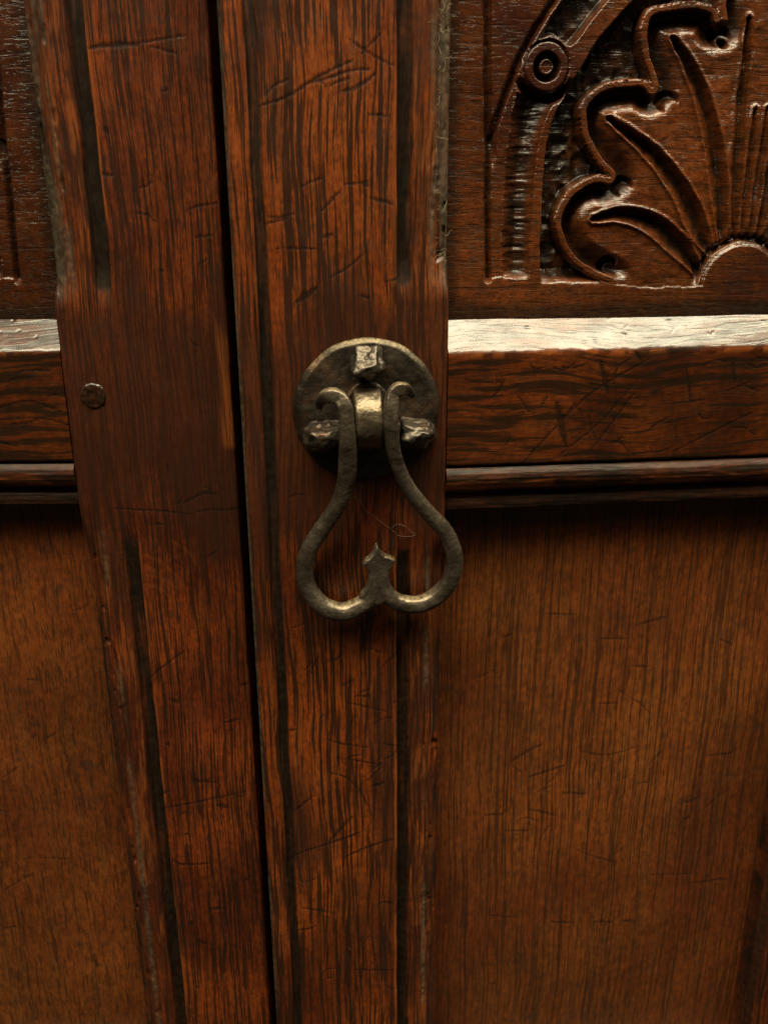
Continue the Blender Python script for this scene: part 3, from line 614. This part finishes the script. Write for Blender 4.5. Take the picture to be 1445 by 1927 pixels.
grB = [(36.4, 110), (36.2, 122.3), (37.9, 128.3), (40.3, 135.4), (42.6, 141.8), (46.2, 148.6), (49.7, 154.3), (53.3, 159.4), (66, 176), (90, 194), (124.5, 203)]
fluteL = [(40.7, 77.0), (40.5, 100.0), (41.2, 118.7), (43.2, 134)]
fluteR = [(49.9, 77.0), (49.9, 100.0), (51.0, 118.7), (53.4, 127.5), (57.0, 133.0)]
vall = [(55.6, 159.4), (50.5, 151.5), (49.4, 149.2), (54, 150.0), (58.5, 147.5), (61.5, 149.0), (70.6, 159.6), (86, 175), (104, 186.5), (124.5, 191.5), (124.5, 198), (92, 189.5), (68, 173)]
CUSP = [((108.8, 151.5), 3.6), ((93.0, 132.0), 3.3), ((80.8, 106.6), 3.1), ((77.7, 81.6), 2.9)]

def carving(X, Z):
    """depth of the carving below the panel face, mm; X measured from the panel edge frame of the ajar door"""
    x = np.where(X > AX, 2*AX-X, X)
    x = x+(fbm(X*.18, Z*.18, 301)-.5)*.9; z = Z+(fbm(X*.18, Z*.18, 302)-.5)*.9
    d = np.zeros(X.shape)
    sp = lambda p: spline(p, 6)
    L1, L2, L3, L4, BR = sp(lobe1), sp(lobe2), sp(lobe3), sp(lobe4), sp(bandR)
    lob = np.vstack([L1, L2[1:], L3[1:], L4[1:]])
    ground = np.vstack([BR, lob[::-1]])
    petal = np.vstack([lob, [(126, 176), (126, 74), (90, 74)]])
    dl = np.minimum(np.minimum(pdist(x, z, L1), pdist(x, z, L2)), np.minimum(pdist(x, z, L3), pdist(x, z, L4)))
    db = pdist(x, z, BR)
    ig = inside(x, z, ground); ip = inside(x, z, petal)
    # sunk ground
    wall = np.minimum(dl, db); floor_ = np.clip((z-75.4)/5.0, 0, 1)
    tool = np.abs(fbm(x*.26, z*.2, 303, 2)-.5)*2.2-.3
    d = np.where(ig, (4.2+tool)*sst(0, 1.0, wall)*sst(0, 1, floor_), d)
    # petals: thin raised rim, scooped just inside, rising to the leaf
    bottom = sst(76.5, 81, z+.25*np.clip(x-77, 0, 40)*0)
    scoop = 3.2*sst(2.0, 2.8, dl)*(1-sst(3.2, 10.0, dl))*bottom
    leaf = .35+(fbm(x*.12, z*.12, 304)-.5)*.8+np.abs(fbm(x*.3, z*.3, 306, 2)-.5)*.25
    rim = .1+.35*(1-sst(.0, .45, dl))
    d = np.where(ip, np.where(dl < 2.0, rim, leaf*sst(2.0, 4.5, dl)+.1+scoop), d)
    # leaf-shaped V cuts with a rib on their upper side
    for g, wm, dp in ((g1, 3.0, 2.3), (g2, 2.9, 2.3), (g3, 2.6, 2.2), (g4, 1.6, 1.9), (g5, 1.0, 1.2)):
        G = sp(g); dd, t, sd_ = pdist(x, z, G, True, True)
        w = wm*np.clip(1-t, 0.02, 1)**.55*sst(-.15, .35, t)+.35
        w = np.where(sd_ > 0, w*1.75, w*.85)
        d = d+np.where(ip, dp*np.clip(1-dd/w, 0, 1)**.8*sst(0, .12, t+.06), 0)
        d = d-np.where(ip, .45*np.exp(-((dd-w-.5)/.55)**2), 0)
    # crescents by the cusps
    for (cx, cz), R in CUSP:
        r = np.hypot(x-cx, z-cz); r2 = np.hypot(x-cx-R*.35, z-cz+R*.55)
        cres = (1-sst(R-.5, R+.3, r))*sst(R*.62, R*.95, r2)
        d = d+1.9*cres
    d = d+3.2*(1-sst(.7, 1.7, np.hypot(x-109.9, z-149.2)))
    # boss at the foot
    r = np.hypot(x-AX, z-74.0)
    halo = np.exp(-((r-15.9)/1.3)**2)*sst(74, 78, z)
    dome = r < 14.6
    d = np.where(dome & (z > 74), -.2+.9*sst(12.6, 14.6, r), d*sst(14.6, 16, np.where(dome, 16, r)+0*r)*1.0+1.7*halo*(~dome))
    # pilaster: two cut lines and a flute
    dA = pdist(x, z, sp(grA)); d = d+np.where(ip | ig, 0, 2.0*np.clip(1-dA/1.5, 0, 1))
    dB = pdist(x, z, sp(grB)); d = d+np.where(ip | ig, 0, 2.0*np.clip(1-dB/1.5, 0, 1)*sst(110, 122, z))
    between = inside(x, z, np.vstack([sp([(36.0, 77.6), (34.5, 122.0)]), sp(grB[1:5]), [(43, 136), (41.2, 118), (40.4, 78)]]))
    d = d+np.where(between, .5, 0)
    FL, FR = sp(fluteL), sp(fluteR); fl = inside(x, z, np.vstack([FL, FR[::-1]]))
    dfl = np.minimum(pdist(x, z, FL), pdist(x, z, FR))
    d = np.where(fl, 2.9*np.sqrt(np.clip(dfl/4.5, 0, 1))*sst(76.8, 80.5, z)+(fbm(x*.15, z*.9, 305)-.5)*.7, d)
    # hollow above the volute
    va = sp(vall); iv = inside(x, z, va); dv = pdist(x, z, np.vstack([va, va[:1]]))
    d = np.where(iv, 3.2*sst(0, 1.6, dv)+tool*.5, d)
    # volute
    cx, cz = 52.4, 141.6; r = np.hypot(x-cx, z-cz)
    under = (1-sst(134, 139, z))*np.exp(-((r-9.0)/1.3)**2)
    d = np.maximum(d, 3.4*under)
    disc = r < 7.6
    vol = .9*sst(6.6, 7.7, r)+2.4*sst(2.0, 2.8, r)*(1-sst(3.7, 4.5, r))+.4*(1-sst(1.4, 2.4, r))
    d = np.where(disc & ~iv, vol, d)
    return d

def carved(x0, x1, fa, fb, flip, parent, base, seed):
    xs = axis(x0, x1, fa, fb, .3, 1.6); zs = axis(64.2, 246, 64.2, 166, .3, 1.6)
    X, Z = np.meshgrid(xs, zs)
    C = carving(X if not flip else flip-X, Z)
    D = 8.6+1.45*C+(fbm(X*.03, Z*.05, seed)-.5)*.6+(fbm(X*.25, Z*.9, seed+1)-.5)*.07
    gr = sst(.7, 2.6, C)*(.5+.45*sst(.3, .55, fbm(X*.3, Z*.3, seed+2)))  # colour darkens with carving depth, then along the foot and side edges
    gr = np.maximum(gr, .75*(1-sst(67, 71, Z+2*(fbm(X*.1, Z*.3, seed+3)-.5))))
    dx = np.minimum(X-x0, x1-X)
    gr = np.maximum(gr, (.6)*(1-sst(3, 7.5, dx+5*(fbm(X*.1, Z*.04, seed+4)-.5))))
    mark = np.zeros(D.shape); r3 = random.Random(seed)
    strokes(xs, zs, random_strokes(r3, 60, fa, fb, 68, 160, 0, .15, 1, 4, .15), mark)
    return board('carved_panel', xs, zs, D, 20, M_CARVED, parent, base, dict(mark=mark*.8, grime_dark=np.clip(gr, 0, 1)))
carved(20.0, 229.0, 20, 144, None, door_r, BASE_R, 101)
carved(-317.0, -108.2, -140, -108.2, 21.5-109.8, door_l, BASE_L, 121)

# ------------------------------------------------------------------ members mostly outside the picture
def simple_board(name, x0, x1, z0, z1, d0, mat_, parent, base, seed, cham=None, fa=None, fb=None):
    xs = axis(x0, x1, fa if fa is not None else x0, fb if fb is not None else x0+1, .6, 3); zs = axis(z0, z1, -300, -150, .8, 4)
    X, Z = np.meshgrid(xs, zs)
    D = d0+(fbm(X*.06, Z*.03, seed)-.5)*.8
    if cham == 'left': D = D+np.interp(X-x0, [0, 3, 4, 9, 10, 13, 13.5], [5, 3.4, 2.6, .8, .5, 1.9, 0])
    if cham == 'both':
        for q in (X-x0, x1-X): D = D+np.interp(q, [0, 3, 4, 9, 10], [5, 3.4, 2.6, .8, 0])
    gr_ = np.zeros(D.shape)
    if cham == 'both':
        q = np.minimum(X-x0, x1-X); gr_ = (1-sst(3, 5, q))*.8+np.exp(-((q-11)/1.3)**2)*.9
    if cham == 'top': D = D+.7*np.clip(Z-(z1-9), 0, 9)
    return board(name, xs, zs, D, 23, mat_, parent, base, dict(grime_dark=np.clip(gr_, 0, 1)))
simple_board('stile', 227.6, 297, ZB, ZT, 0, M_STILE_R, door_r, BASE_R, 131, 'left')
simple_board('muntin', 167.2, 205, -273.5, -1.2, 0.4, M_STILE_L, door_r, BASE_R, 132, 'both', 167.2, 182)
plain_panel(202, 231, 202, 203, -279, 3, M_PANEL_R, door_r, BASE_R, [], 133)
simple_board('rail', 21.8, 227.4, ZB, -274, .3, M_RAIL, door_r, BASE_R, 134, 'top')
simple_board('rail', 21.8, 227.4, 243, ZT, .3, M_RAIL, door_r, BASE_R, 135)
simple_board('stile', -385, -315.6, ZB, ZT, 0, M_STILE_L, door_l, BASE_L, 136)
simple_board('rail', -315.4, -110.0, ZB, -274, .3, M_RAIL, door_l, BASE_L, 137, 'top')
simple_board('rail', -315.4, -110.0, 243, ZT, .3, M_RAIL, door_l, BASE_L, 138)

# ------------------------------------------------------------------ peg in the closed door's stile
polar_relief('peg', -100.2, 39.2, 5.0, 14, 48, lambda r, a: -.5+.9*max(0, (r-3.9))**1.4+.35*mnoise.noise((r*math.cos(a)*.5, r*math.sin(a)*.5, 3)), 6, M_PEG, door_l, BASE_L)

# ------------------------------------------------------------------ carcass behind the doors
def cbox(name, x0, x1, y0, y1, z0, z1):
    v = [(x, y, z) for x in (x0, x1) for y in (y0, y1) for z in (z0, z1)]
    f = [(0, 1, 3, 2), (4, 6, 7, 5), (0, 4, 5, 1), (2, 3, 7, 6), (0, 2, 6, 4), (1, 5, 7, 3)]
    me = make_mesh(name, v, f, False); o = link(name, me, M_CARC, cupboard, CB)
    return o
cbox('back_board', -.42, .34, .36, .375, -.345, .32)
cbox('side_board', -.42, -.40, .045, .36, -.345, .32)
cbox('side_board', .32, .34, .045, .36, -.345, .32)
cbox('bottom_board', -.40, .32, .045, .36, -.345, -.325)
cbox('top_board', -.40, .32, .045, .36, .30, .32)

# ------------------------------------------------------------------ lint and cobweb
M_LINT = plain('lint', (.34, .27, .16)); M_WEB = plain('cobweb', (.15, .12, .08), .6)
def threads(name, paths, rad, material, label, cat, kind=None):
    v = []; f = []
    for path in paths:
        P = spline(path, 6); n = len(P); o0 = len(v)
        for i in range(n):
            t = Vector(P[min(i+1, n-1)]-P[max(i-1, 0)]).normalized(); a = t.orthogonal().normalized(); b = t.cross(a)
            for k in range(4):
                an = k*math.pi/2; v.append(Rz @ ((Vector(P[i])+a*(rad*math.cos(an))+b*(rad*math.sin(an)))*MM))
        for i in range(n-1):
            for k in range(4): f.append((o0+i*4+k, o0+i*4+(k+1) % 4, o0+(i+1)*4+(k+1) % 4, o0+(i+1)*4+k))
    me = make_mesh(name, v, f); o = link(name, me, material, None, None)
    o['label'] = label; o['category'] = cat
    if kind: o['kind'] = kind
    return o
threads('cobweb_thread', [[(x, -.35, z) for x, z in THREAD]], .06, M_WEB, 'thin looped cobweb thread on the wood inside the heart-shaped pull', 'cobweb')
r5 = random.Random(8); paths = []
for _ in range(90):
    z = r5.choice([r5.uniform(60, 162), r5.uniform(70, 110), r5.uniform(120, 162)]); x = r5.gauss(16.5, 2.0); y = 1.0+max(0, (x-12))*.25
    p = [(x, y, z)]; a = r5.uniform(0, 6.28)
    for _k in range(r5.randint(3, 6)):
        a += r5.gauss(0, .9); st = r5.uniform(.6, 1.6); x += st*math.cos(a)*.7; z += st*math.sin(a); y += r5.uniform(-.35, .3)
        p.append((x, y, z))
    paths.append(p)
threads('dust_lint', paths, .05, M_LINT, 'fine dusty lint caught along the moulding beside the carved panel', 'lint', 'stuff')

# ------------------------------------------------------------------ specks of dust on the doors
def specks(n, seed):
    r = random.Random(seed); v = []; f = []
    def put(p, s, rot):
        o0 = len(v); ax_ = [Vector((r.uniform(-1, 1), r.uniform(-1, 1), r.uniform(-1, 1))) for _ in range(4)]
        for a in ax_: v.append(p+a.normalized()*s*r.uniform(.6, 1.3))
        f.extend([(o0, o0+1, o0+2), (o0, o0+2, o0+3), (o0, o0+3, o0+1), (o0+1, o0+3, o0+2)])
    for _ in range(n):
        s = .05*math.exp(r.gauss(0, .45))*MM
        if r.random() < .62:
            x, z = r.uniform(-35, 4), r.uniform(-250, 158)
            if r.random() < .35: x, z = r.uniform(23, 138), r.uniform(17, 53)
            put(Rz @ (Vector((x, -.45, z))*MM), s, 0)
        else: put(Vector((r.uniform(-88, -54), 11-.45, r.uniform(-240, 158)))*MM, s, 0)
    me = make_mesh('dust_specks', v, f); o = link('dust_specks', me, M_LINT, None, None)
    o['label'] = 'tiny pale dust specks scattered over the door stiles and rail'; o['category'] = 'dust'; o['kind'] = 'stuff'
specks(700, 3)
